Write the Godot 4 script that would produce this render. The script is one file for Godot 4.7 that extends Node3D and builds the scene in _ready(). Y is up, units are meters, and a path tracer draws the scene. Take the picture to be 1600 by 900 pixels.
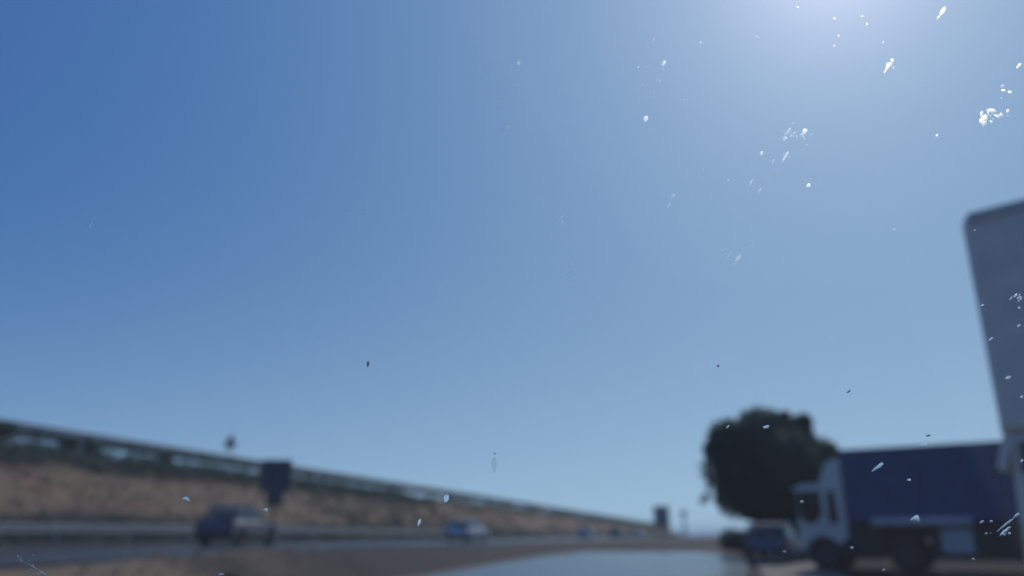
extends Node3D
# A roadside seen through the dusty windshield of a parked van: focus on the glass, the world behind it soft.
# World: x right, y up, -z ahead of the van. Road frame: s metres along the road (15.3 degrees right of ahead), t metres to its left.

const ROAD_TURN := 15.3
const APERTURE := 3.8
const SUN := 0.66
const EXPOSURE := 1.0
const FOG := 0.0003
const DUST_VEIL := 0.025
const SPOTS := [
	[-6.9,142.2,1.16,1.16,0,"b"],
	[3.9,138.9,2.63,1.88,121,"x"],
	[4.7,131.8,2.32,1.16,-19,"m"],
	[1.6,125.4,1.93,1.54,-29,"m"],
	[-14.0,129.5,1.55,1.16,0,"m"],
	[26.0,98.3,1.57,1.18,0,"b"],
	[81.8,106.0,3.42,3.04,82,"x"],
	[91.3,138.8,3.31,2.20,71,"b"],
	[90.7,135.4,1.85,1.11,82,"f"],
	[78.8,125.7,2.32,1.55,0,"f"],
	[89.1,128.0,2.31,1.93,0,"f"],
	[104.2,117.4,1.54,1.54,0,"f"],
	[84.3,152.4,3.64,1.82,61,"f"],
	[112.5,150.5,1.90,1.90,0,"f"],
	[-3.9,100.6,5.40,3.86,70,"m"],
	[168.4,98.8,4.82,1.48,65,"m"],
	[166.4,94.2,3.34,2.23,31,"m"],
	[170.2,95.3,2.25,1.87,74,"f"],
	[177.9,98.4,3.30,2.57,47,"b"],
	[176.2,95.7,3.33,2.59,64,"f"],
	[153.2,85.3,2.67,1.91,79,"b"],
	[167.6,83.4,7.51,1.50,66,"b"],
	[160.5,80.6,2.64,0.76,65,"b"],
	[163.5,75.2,1.88,1.13,31,"f"],
	[134.0,68.8,1.57,1.17,0,"b"],
	[147.8,67.3,5.37,0.96,67,"b"],
	[153.5,62.6,3.83,0.96,59,"b"],
	[182.8,65.9,2.64,2.26,21,"x"],
	[179.7,90.4,1.53,1.15,0,"f"],
	[251.1,167.3,5.02,1.67,56,"m"],
	[249.0,163.4,2.70,1.35,59,"g"],
	[223.0,135.4,7.02,1.40,64,"m"],
	[225.5,139.8,2.13,1.42,75,"b"],
	[219.3,150.0,1.10,1.10,0,"g"],
	[191.2,148.0,1.48,1.48,0,"g"],
	[193.2,153.8,1.48,1.48,0,"g"],
	[297.1,136.4,3.34,1.33,50,"b"],
	[289.8,124.5,2.99,2.24,-20,"g"],
	[294.1,121.5,2.24,1.49,-20,"b"],
	[281.4,104.9,6.51,4.97,106,"b"],
	[279.8,109.0,3.67,1.47,87,"b"],
	[286.5,110.5,4.63,1.93,-34,"f"],
	[290.5,107.5,3.50,2.80,67,"f"],
	[294.4,110.5,2.09,1.74,67,"b"],
	[255.8,96.2,1.47,1.47,0,"b"],
	[31.1,42.1,6.07,2.83,86,"b"],
	[31.4,47.0,3.22,2.01,81,"m"],
	[100.2,58.8,3.54,2.36,72,"b"],
	[98.1,53.2,3.57,1.98,77,"b"],
	[132.1,25.0,2.00,1.60,0,"m"],
	[135.9,22.2,5.38,0.66,-39,"m"],
	[142.8,19.8,5.56,1.98,58,"x"],
	[32.7,10.9,5.79,2.89,71,"m"],
	[38.0,10.9,4.91,1.64,46,"m"],
	[40.8,15.9,3.70,2.05,66,"m"],
	[118.7,-1.2,3.33,2.08,83,"m"],
	[236.7,39.0,1.91,1.91,1,"m"],
	[116.6,-50.8,1.24,1.24,1,"b"],
	[134.4,-51.5,1.65,1.65,1,"d"],
	[-94.2,-50.7,3.95,1.76,78,"d"],
	[218.9,-67.3,3.21,1.20,37,"d"],
	[271.6,-96.1,3.54,1.18,19,"d"],
	[269.4,-102.0,4.74,2.77,25,"m"],
	[-11.6,-114.2,1.29,1.29,0,"d"],
	[168.1,-93.0,4.14,2.07,7,"m"],
	[143.1,-93.5,2.99,0.85,50,"f"],
	[242.1,-119.4,8.69,2.48,45,"b"],
	[262.9,-127.7,2.83,1.62,2,"m"],
	[269.9,-156.1,6.12,5.71,3,"m"],
	[231.0,-178.9,2.52,2.10,3,"m"],
	[253.5,-194.6,2.51,2.09,3,"m"],
	[310.1,-183.2,2.02,1.61,4,"m"],
	[195.4,-146.1,2.52,2.10,2,"m"],
	[186.7,-183.6,2.14,1.71,2,"m"],
	[326.6,-157.2,14.64,1.42,47,"b"],
	[332.8,-149.8,5.70,1.63,50,"b"],
	[326.5,-162.8,6.23,2.91,52,"f"],
	[312.0,-155.7,2.83,2.02,38,"m"],
	[317.9,-154.9,2.01,1.61,39,"m"],
	[315.8,-163.9,1.99,1.60,3,"m"],
	[313.2,-1.3,2.99,1.50,58,"b"],
	[315.5,-4.5,1.84,1.10,47,"m"],
	[316.4,-9.0,1.86,1.49,1,"b"],
	[317.6,-20.5,2.57,1.47,36,"b"],
	[315.5,-54.7,3.36,1.87,25,"m"],
	[325.5,-67.2,1.90,1.90,2,"b"],
	[294.5,-7.9,2.21,1.11,24,"m"],
	[302.1,-29.7,3.40,1.13,47,"m"],
	[331.2,-110.9,2.38,1.58,49,"m"],
	[-167.1,-153.1,2.98,2.56,-2,"m"],
	[-219.1,-143.3,4.16,3.75,-2,"f"],
	[-260.2,42.8,5.61,3.21,79,"m"],
	[-330.3,-179.9,1.99,1.59,-4,"f"],
	[-328.6,-182.9,3.57,1.12,-71,"f"],
	[-321.6,-188.1,5.83,1.25,-45,"m"],
	[-317.0,-193.2,5.45,2.51,-45,"m"],
	[-326.1,-191.6,2.41,1.20,-4,"f"],
	[-63.7,-164.4,5.25,1.91,70,"f"],
	[-44.9,-146.9,5.68,3.79,80,"f"],
	[-200.5,-200.6,4.29,1.72,-2,"m"],
	[-12.1,-122.6,11.15,3.72,86,"w"],
	[189.8,163.5,2.08,1.39,63,"g"],
	[168.2,170.2,1.85,1.48,0,"g"],
	[145.6,153.7,3.07,1.15,-29,"g"],
	[166.6,96.9,2.14,1.37,36,"f"],
	[166.7,96.1,3.17,1.34,68,"f"],
	[173.6,95.3,2.28,0.73,98,"m"],
	[171.9,97.6,2.39,0.92,53,"m"],
	[169.7,96.9,2.86,1.26,63,"f"],
	[170.7,103.3,1.54,0.59,40,"m"],
	[171.7,95.7,2.25,1.00,47,"f"],
	[167.9,94.2,1.85,0.89,54,"f"],
	[165.7,98.4,1.19,0.58,95,"f"],
	[177.0,95.3,1.82,0.96,64,"f"],
	[179.1,98.8,2.79,1.20,82,"m"],
	[178.3,94.2,1.26,0.78,67,"m"],
	[177.8,95.3,1.51,0.99,51,"f"],
	[181.9,96.5,2.83,1.07,58,"f"],
	[285.0,107.9,1.11,0.54,78,"b"],
	[282.3,103.4,2.93,1.91,120,"f"],
	[280.6,106.0,2.06,1.27,95,"b"],
	[282.2,107.5,2.75,1.11,92,"f"],
	[283.2,102.3,1.99,0.73,105,"f"],
	[285.6,103.4,1.21,0.64,99,"f"],
	[283.4,109.7,3.07,1.23,109,"b"],
	[282.3,106.4,2.61,1.12,93,"f"],
	[282.9,110.5,3.24,1.41,107,"f"],
	[294.7,107.9,2.14,0.76,-5,"f"],
	[288.3,107.9,3.15,1.13,-19,"b"],
	[285.0,110.9,4.49,1.91,-10,"b"],
	[285.8,104.5,2.15,1.04,-29,"b"],
	[286.0,109.0,1.24,0.45,-18,"f"],
	[286.7,106.0,2.24,0.87,-24,"f"],
	[288.3,107.5,1.58,0.77,-32,"f"],
	[291.1,108.6,4.31,1.58,-69,"f"],
	[41.7,10.9,1.90,0.74,71,"m"],
	[39.3,8.4,2.27,0.74,63,"m"],
	[38.4,10.5,0.78,0.53,51,"b"],
	[25.8,5.5,2.10,1.11,45,"m"],
	[31.5,9.7,1.56,0.61,37,"m"],
	[33.6,7.2,3.91,1.32,50,"b"],
	[38.5,5.1,2.37,1.47,19,"b"],
	[140.9,19.0,2.83,1.26,35,"m"],
	[140.7,16.1,1.89,0.91,34,"b"],
	[142.5,18.6,2.04,0.64,67,"m"],
	[141.0,23.5,1.65,0.90,30,"m"],
	[141.6,20.2,1.97,0.75,16,"m"],
	[143.9,21.9,1.80,1.22,28,"b"],
	[318.6,-163.3,1.53,0.47,59,"f"],
	[327.5,-164.6,0.82,0.58,49,"f"],
	[330.1,-163.0,2.56,1.78,68,"f"],
	[328.8,-159.4,4.67,1.53,41,"f"],
	[329.0,-160.3,1.83,0.60,33,"f"],
	[327.4,-163.7,2.29,1.14,46,"m"],
	[326.1,-162.8,2.95,1.14,71,"f"],
	[329.3,-153.8,1.81,0.75,75,"f"],
	[166.5,82.6,2.52,1.05,64,"f"],
	[166.6,81.4,1.62,0.88,85,"b"],
	[169.9,83.4,1.01,0.56,28,"b"],
	[166.3,84.9,2.10,0.69,83,"f"],
	[166.9,82.2,1.13,0.45,67,"b"],
	[145.8,61.4,2.56,1.34,47,"f"],
	[147.8,67.3,2.29,0.84,60,"f"],
	[148.3,64.9,2.16,0.85,70,"f"],
	[148.8,62.6,1.49,0.47,85,"f"],
	[149.7,68.1,1.61,0.69,66,"f"],
	[225.2,138.7,1.62,0.56,68,"f"],
	[226.6,135.7,1.58,0.70,93,"f"],
	[225.3,137.6,1.90,0.72,81,"f"],
	[223.1,137.2,3.01,1.37,62,"m"],
	[2.3,132.1,1.91,0.79,80,"m"],
	[9.7,134.4,1.90,0.65,42,"m"],
	[3.1,134.0,2.98,0.98,58,"b"],
	[5.4,140.0,2.94,1.26,89,"m"],
	[1.2,133.3,0.79,0.49,87,"m"],
	[76.1,136.6,1.74,0.93,47,"b"],
	[78.3,129.1,1.32,0.53,25,"f"],
	[81.1,136.2,3.23,1.05,29,"f"],
	[89.0,129.8,1.92,0.60,24,"f"],
	[85.9,121.2,1.51,1.01,-3,"f"],
	[87.9,129.1,1.34,0.52,43,"b"],
	[-323.5,-183.7,1.77,0.61,-60,"f"],
	[-323.1,-189.9,1.44,0.96,-22,"m"],
	[-319.5,-194.0,2.82,1.00,-72,"f"],
	[-321.5,-186.7,1.81,0.62,-65,"m"],
	[-324.5,-185.5,1.11,0.68,-55,"f"],
	[-320.6,-179.6,1.20,0.53,-69,"m"],
	[289.6,125.6,1.23,0.51,-7,"f"],
	[290.0,122.6,2.10,0.90,-6,"b"],
	[290.7,122.6,1.50,0.56,-24,"b"],
	[290.8,122.3,2.13,0.85,2,"f"],
	[315.6,-2.5,3.23,1.45,21,"m"],
	[310.8,-3.0,2.90,0.93,52,"m"],
	[315.4,-0.9,1.84,0.75,61,"b"],
	[313.5,-0.9,1.65,1.02,60,"m"],
	[316.8,-3.3,1.67,1.12,55,"m"],
	[29.4,104.5,0.88,0.84,60,"m"],
	[75.9,-1.5,0.95,0.91,62,"m"],
	[184.0,144.4,1.03,0.81,63,"g"],
	[118.3,75.4,0.81,0.73,62,"f"],
	[219.2,49.5,0.80,0.72,65,"f"],
	[284.3,39.2,1.01,0.71,67,"m"],
	[-58.2,67.0,1.64,1.04,59,"m"],
	[-4.4,67.4,1.23,0.87,60,"m"],
	[22.1,134.0,0.68,0.60,60,"m"],
	[-125.6,-32.9,0.87,0.69,59,"m"],
	[121.0,91.0,1.25,0.91,62,"f"],
	[-41.0,1.7,1.18,0.84,60,"m"],
	[143.8,67.7,0.92,0.65,63,"f"],
	[196.6,52.9,1.14,0.92,65,"f"],
	[-57.9,-2.4,0.97,0.80,60,"m"],
	[202.5,47.4,1.34,1.03,65,"f"],
	[289.9,117.9,1.08,0.87,67,"f"],
	[259.9,59.3,0.78,0.67,66,"f"],
	[212.9,47.5,0.88,0.88,65,"f"],
	[226.7,116.1,0.71,0.68,65,"g"],
	[205.8,164.8,1.07,0.97,64,"g"],
	[59.9,136.6,1.15,1.00,60,"f"],
	[-6.9,160.6,0.89,0.67,59,"m"],
	[204.8,-30.0,1.06,0.86,66,"m"],
	[-292.0,92.9,1.14,0.87,56,"m"],
	[14.6,151.4,1.26,0.82,59,"m"],
	[238.7,125.0,1.06,0.71,65,"g"],
	[23.6,63.4,0.99,0.67,60,"m"],
	[-29.2,150.0,1.20,1.05,58,"m"],
	[62.8,143.6,1.33,0.92,60,"f"],
	[118.9,48.9,0.78,0.67,63,"m"],
	[-92.6,50.4,1.43,0.90,58,"m"],
	[224.3,72.3,0.97,0.74,65,"f"],
	[-15.1,134.0,0.72,0.72,59,"m"],
	[208.8,160.5,0.86,0.83,64,"g"],
	[-63.0,107.5,1.13,0.82,58,"m"],
	[-103.4,49.6,1.14,0.86,58,"m"],
	[119.5,120.4,1.00,0.92,62,"g"],
	[271.4,122.3,1.22,0.91,66,"g"],
	[150.1,30.9,1.07,0.83,64,"m"],
	[231.5,130.9,1.13,0.81,65,"g"],
	[51.9,-6.2,1.46,1.00,62,"m"],
	[184.1,69.4,1.51,1.02,64,"f"],
	[212.9,136.5,0.78,0.74,64,"g"],
	[63.8,134.3,0.97,0.85,60,"f"],
	[-8.2,116.3,0.80,0.73,59,"m"]]
var rng := RandomNumberGenerator.new()
var noise := FastNoiseLite.new()
var patch := FastNoiseLite.new()
var M := {}
var used := {}

# ------------------------------------------------------------------ helpers
func ss(a: float, b: float, x: float) -> float:
	var k := clampf((x - a) / (b - a), 0.0, 1.0)
	return k * k * (3.0 - 2.0 * k)

func H(s: float, t: float) -> float:
	var b := 0.45 * ss(5, 42, s) - 1.25 * ss(48, 88, s) + 1.6 * ss(95, 175, s)
	var l := 0.8 + 0.2 * ss(5, 30, s) + 0.1 * ss(60, 160, s)
	var h := lerpf(b, l, ss(9.2, 12.2, t))
	h += 0.42 * exp(-pow((s - 18.0) / 4.5, 2) - pow((t - 10.9) / 1.1, 2))
	h += 0.12 * ss(23.5, 26, t)
	var e := clampf((t - 27.0) / 11.5, 0.0, 1.0)
	var keep := 1.0 - ss(440, 530, s)
	h += 5.1 * lerpf(e, ss(0, 1, e), 0.5) * keep
	if t > 26.0 and t < 39.5:
		h += 0.22 * noise.get_noise_2d(s * 3.0, t * 4.0) * ss(26, 29, t) * (1.0 - ss(37, 39.5, t))
	if t > 9.5 and t < 12.4:
		h += 0.12 * noise.get_noise_2d(s * 9.0, t * 9.0) * ss(9.5, 10.5, t) * (1.0 - ss(11.8, 12.4, t))
	return h

func spot(s: float, t: float, up := 0.0) -> Vector3:
	var a := deg_to_rad(ROAD_TURN)
	return Vector3(s * sin(a) - t * cos(a), H(s, t) + up, -(s * cos(a) + t * sin(a)))

func st_of(x: float, f: float) -> Vector2:
	var a := deg_to_rad(ROAD_TURN)
	return Vector2(x * sin(a) + f * cos(a), -x * cos(a) + f * sin(a))

func facing(az: float) -> float:      # rotation.y that points local +x along azimuth az (degrees right of ahead)
	return deg_to_rad(90.0 - az)

func numbered(n: String) -> String:
	used[n] = used.get(n, -1) + 1
	return n if used[n] == 0 else "%s_%03d" % [n, used[n]]

func tag(o: Node, label: String, category: String, group := "", kind := "") -> void:
	if label: o.set_meta("label", label)
	if category: o.set_meta("category", category)
	if group: o.set_meta("group", group)
	if kind: o.set_meta("kind", kind)

func thing(called: String, label: String, category: String, at := Vector3.ZERO, turn := 0.0, group := "") -> Node3D:
	var o := Node3D.new()
	o.name = numbered(called)
	add_child(o)
	o.position = at
	o.rotation.y = turn
	tag(o, label, category, group)
	return o

func mb() -> SurfaceTool:
	var st := SurfaceTool.new()
	st.begin(Mesh.PRIMITIVE_TRIANGLES)
	st.set_smooth_group(-1)
	return st

func put(mesh: Mesh, called: String, m: Material, parent: Node, at := Vector3.ZERO) -> MeshInstance3D:
	var o := MeshInstance3D.new()
	o.mesh = mesh
	o.material_override = m
	o.name = called if parent != self else numbered(called)
	parent.add_child(o, true)
	o.position = at
	return o

func build(st: SurfaceTool, called: String, m: Material, parent: Node, at := Vector3.ZERO) -> MeshInstance3D:
	st.generate_normals()
	return put(st.commit(), called, m, parent, at)

func tri(st: SurfaceTool, a: Vector3, b: Vector3, c: Vector3) -> void:
	st.add_vertex(a); st.add_vertex(b); st.add_vertex(c)

func quad(st: SurfaceTool, a: Vector3, b: Vector3, c: Vector3, d: Vector3) -> void:
	tri(st, a, b, c); tri(st, a, c, d)

func box(st: SurfaceTool, lo: Vector3, hi: Vector3, r := 0.0) -> void:
	# a box with its four edges along z chamfered by r and its ends drawn in a little
	var p := PackedVector2Array()
	if r > 0.0:
		p = PackedVector2Array([Vector2(lo.x + r, lo.y), Vector2(hi.x - r, lo.y), Vector2(hi.x, lo.y + r), Vector2(hi.x, hi.y - r), Vector2(hi.x - r, hi.y), Vector2(lo.x + r, hi.y), Vector2(lo.x, hi.y - r), Vector2(lo.x, lo.y + r)])
	else:
		p = PackedVector2Array([Vector2(lo.x, lo.y), Vector2(hi.x, lo.y), Vector2(hi.x, hi.y), Vector2(lo.x, hi.y)])
	prism(st, p, lo.z, hi.z, r)

func prism(st: SurfaceTool, p: PackedVector2Array, z0: float, z1: float, r := 0.0, tf := Transform3D()) -> void:
	# extrudes an outline (x, y) along z; r rounds the rims by drawing the end caps in
	var n := p.size()
	var cap := p
	if r > 0.0:
		var inset := Geometry2D.offset_polygon(p, -r, Geometry2D.JOIN_MITER)
		if inset.size() == 1 and inset[0].size() == n:
			# keep the pairing of corners: start at the nearest one
			var best := 0
			for i in n:
				if inset[0][i].distance_to(p[0]) < inset[0][best].distance_to(p[0]): best = i
			cap = PackedVector2Array()
			var step := 1 if Geometry2D.is_polygon_clockwise(inset[0]) == Geometry2D.is_polygon_clockwise(p) else -1
			for i in n: cap.append(inset[0][posmod(best + i * step, n)])
		else:
			r = 0.0
	var rings := [[cap, z0], [p, z0 + r], [p, z1 - r], [cap, z1]] if r > 0.0 else [[p, z0], [p, z1]]
	for k in rings.size() - 1:
		for i in n:
			var j := (i + 1) % n
			var a: Vector2 = rings[k][0][i]
			var b: Vector2 = rings[k][0][j]
			var c: Vector2 = rings[k + 1][0][j]
			var d: Vector2 = rings[k + 1][0][i]
			quad(st, tf * Vector3(a.x, a.y, rings[k][1]), tf * Vector3(d.x, d.y, rings[k + 1][1]), tf * Vector3(c.x, c.y, rings[k + 1][1]), tf * Vector3(b.x, b.y, rings[k][1]))
	var id := Geometry2D.triangulate_polygon(cap)
	for i in range(0, id.size(), 3):
		for z in [z0, z1]:
			var q := []
			for k in 3: q.append(tf * Vector3(cap[id[i + k]].x, cap[id[i + k]].y, z))
			if z == z0: tri(st, q[0], q[1], q[2])
			else: tri(st, q[0], q[2], q[1])

func tube(st: SurfaceTool, pts: Array, radii: Array, sides := 8) -> void:
	var rings := []
	for i in pts.size():
		var d: Vector3 = (pts[mini(i + 1, pts.size() - 1)] - pts[maxi(i - 1, 0)]).normalized()
		var u := d.cross(Vector3(0.31, 0.2, 0.93) if absf(d.z) < 0.8 else Vector3(0, 1, 0.1)).normalized()
		var v := d.cross(u)
		var ring := []
		for k in sides:
			var a := TAU * k / sides
			ring.append(pts[i] + (u * cos(a) + v * sin(a)) * radii[i])
		rings.append(ring)
	st.set_smooth_group(1)
	for i in rings.size() - 1:
		for k in sides:
			var j := (k + 1) % sides
			quad(st, rings[i][k], rings[i][j], rings[i + 1][j], rings[i + 1][k])
	st.set_smooth_group(-1)
	for e in [0, rings.size() - 1]:
		for k in sides:
			tri(st, pts[e], rings[e][k], rings[e][(k + 1) % sides])

func lathe_z(st: SurfaceTool, prof: Array, sides := 24) -> void:
	# profile points (radius, z) spun round the z axis
	for i in prof.size() - 1:
		for k in sides:
			var a := TAU * k / sides
			var b := TAU * (k + 1) / sides
			var p: Vector2 = prof[i]
			var q: Vector2 = prof[i + 1]
			quad(st, Vector3(cos(a) * p.x, sin(a) * p.x, p.y), Vector3(cos(a) * q.x, sin(a) * q.x, q.y), Vector3(cos(b) * q.x, sin(b) * q.x, q.y), Vector3(cos(b) * p.x, sin(b) * p.x, p.y))

func lin(r: float, g: float, b: float) -> Color:
	return Color(r, g, b).linear_to_srgb()

func mat(c: Color, rough: float, metal := 0.0) -> StandardMaterial3D:
	var m := StandardMaterial3D.new()
	m.albedo_color = c
	m.roughness = rough
	m.metallic = metal
	return m

func noise_tex(freq: float, lo: Color, hi: Color, sd: int, size := 512) -> NoiseTexture2D:
	var n := FastNoiseLite.new()
	n.seed = sd
	n.frequency = freq
	n.fractal_octaves = 5
	var t := NoiseTexture2D.new()
	t.width = size
	t.height = size
	t.seamless = true
	t.noise = n
	var g := Gradient.new()
	g.set_color(0, lo)
	g.set_color(1, hi)
	t.color_ramp = g
	return t

func worn(m: StandardMaterial3D, freq: float, sd: int, low: float, scale: float, bump := 0.0) -> StandardMaterial3D:
	m.albedo_texture = noise_tex(freq, Color(low, low, low), Color.WHITE, sd)
	m.uv1_triplanar = true
	m.uv1_world_triplanar = true
	m.uv1_scale = Vector3.ONE * scale
	if bump > 0.0:
		m.heightmap_enabled = true
		m.heightmap_texture = m.albedo_texture
		m.heightmap_scale = bump
	return m

func leaves(v: PackedVector3Array, nn: PackedVector3Array, centre: Vector3, r: Vector3, count: int, size: float, outer := 0.55) -> void:
	# leaf clumps through an ellipsoid, more of them towards its skin
	for i in count:
		var d := Vector3(rng.randfn(), rng.randfn(), rng.randfn()).normalized()
		var k := pow(rng.randf(), outer * 0.6)
		var p := centre + d * r * k * rng.randf_range(0.88, 1.06)
		var up := (d + Vector3(rng.randfn(), rng.randfn(), rng.randfn()) * 0.7).normalized()
		var a := up.cross(Vector3(rng.randfn(), rng.randfn(), rng.randfn())).normalized() * size * rng.randf_range(0.6, 1.3)
		var b := up.cross(a).normalized() * a.length() * rng.randf_range(0.35, 0.6)
		for q in [p - a, p + b, p + a, p - a, p + a, p - b]:
			v.append(q)
			nn.append(up)

func leaf_mesh(v: PackedVector3Array, nn: PackedVector3Array) -> ArrayMesh:
	var arr := []
	arr.resize(Mesh.ARRAY_MAX)
	arr[Mesh.ARRAY_VERTEX] = v
	arr[Mesh.ARRAY_NORMAL] = nn
	var m := ArrayMesh.new()
	m.add_surface_from_arrays(Mesh.PRIMITIVE_TRIANGLES, arr)
	return m

# ------------------------------------------------------------------ the scene
func _ready() -> void:
	rng.seed = 11
	noise.seed = 5
	noise.frequency = 0.05
	patch.seed = 21
	patch.frequency = 0.06
	view_and_light()
	materials()
	ground()
	guard_rails()
	far_things()
	greenery()
	signs()
	road_cars()
	semi_truck()
	box_truck()
	van()

func view_and_light() -> void:
	var cam := Camera3D.new()
	cam.name = "camera"
	cam.fov = 40.585
	cam.near = 0.02
	cam.far = 8000.0
	var lens := CameraAttributesPhysical.new()
	lens.frustum_focal_length = 26.0
	lens.exposure_aperture = APERTURE
	lens.frustum_focus_distance = 0.485
	lens.frustum_near = 0.02
	lens.frustum_far = 8000.0
	cam.attributes = lens
	add_child(cam)
	cam.fov = 40.585
	cam.position = Vector3(0, 1.4, 0)
	cam.rotation_degrees = Vector3(17.683, 0, 0)
	cam.current = true
	var towards := Vector3(0.35578, 0.63009, -0.69022)   # to the sun, ahead and to the right, just above the picture
	var sun := DirectionalLight3D.new()
	sun.name = "sun"
	sun.light_energy = SUN
	sun.light_color = Color(1.0, 0.96, 0.9)
	sun.light_angular_distance = 0.5
	sun.shadow_enabled = true
	add_child(sun)
	sun.look_at_from_position(Vector3.ZERO, -towards, Vector3.UP)
	# clear hazy sky: paler towards the horizon, brighter round the sun
	var w := 768
	var h := 384
	var im := Image.create_empty(w, h, false, Image.FORMAT_RGBF)
	var base := Vector3(-0.1885, -0.1135, 0.2041)
	var low := Vector3(0.3832, 0.4851, 0.4014)
	var near_sun := Vector3(0.6514, 0.5481, 0.6435)
	var wide := Vector3(0.5372, 0.6361, 0.5213)
	var least := Vector3(0.045, 0.125, 0.27)
	for j in h:
		var e := PI / 2.0 - (j + 0.5) / h * PI
		var el := maxf(rad_to_deg(e), 0.0)
		var hor := exp(-el / 12.0)
		for i in w:
			var p := (i + 0.5) / w * TAU
			var d := Vector3(sin(p) * cos(e), sin(e), -cos(p) * cos(e))
			var g := rad_to_deg(acos(clampf(d.dot(towards), -1.0, 1.0)))
			var c := base + low * hor + near_sun * exp(-g / 5.0) + wide * exp(-g / 50.0)
			var k := 0.04
			for q in 3:
				var x := c[q] - least[q]
				c[q] = least[q] + 0.5 * (x + sqrt(x * x + k * k))
			im.set_pixel(i, j, Color(c.x, c.y, c.z))
	var pano := PanoramaSkyMaterial.new()
	pano.panorama = ImageTexture.create_from_image(im)
	pano.energy_multiplier = 1.0
	var sky := Sky.new()
	sky.sky_material = pano
	var env := Environment.new()
	env.background_mode = Environment.BG_SKY
	env.sky = sky
	env.tonemap_mode = Environment.TONE_MAPPER_LINEAR
	env.tonemap_exposure = EXPOSURE
	env.sdfgi_enabled = true
	env.ssao_enabled = true
	env.ssil_enabled = true
	env.fog_enabled = FOG > 0.0
	env.fog_density = FOG
	env.fog_light_color = Color(0.8, 0.88, 1.0)
	var we := WorldEnvironment.new()
	we.name = "environment"
	we.environment = env
	add_child(we)

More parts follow.
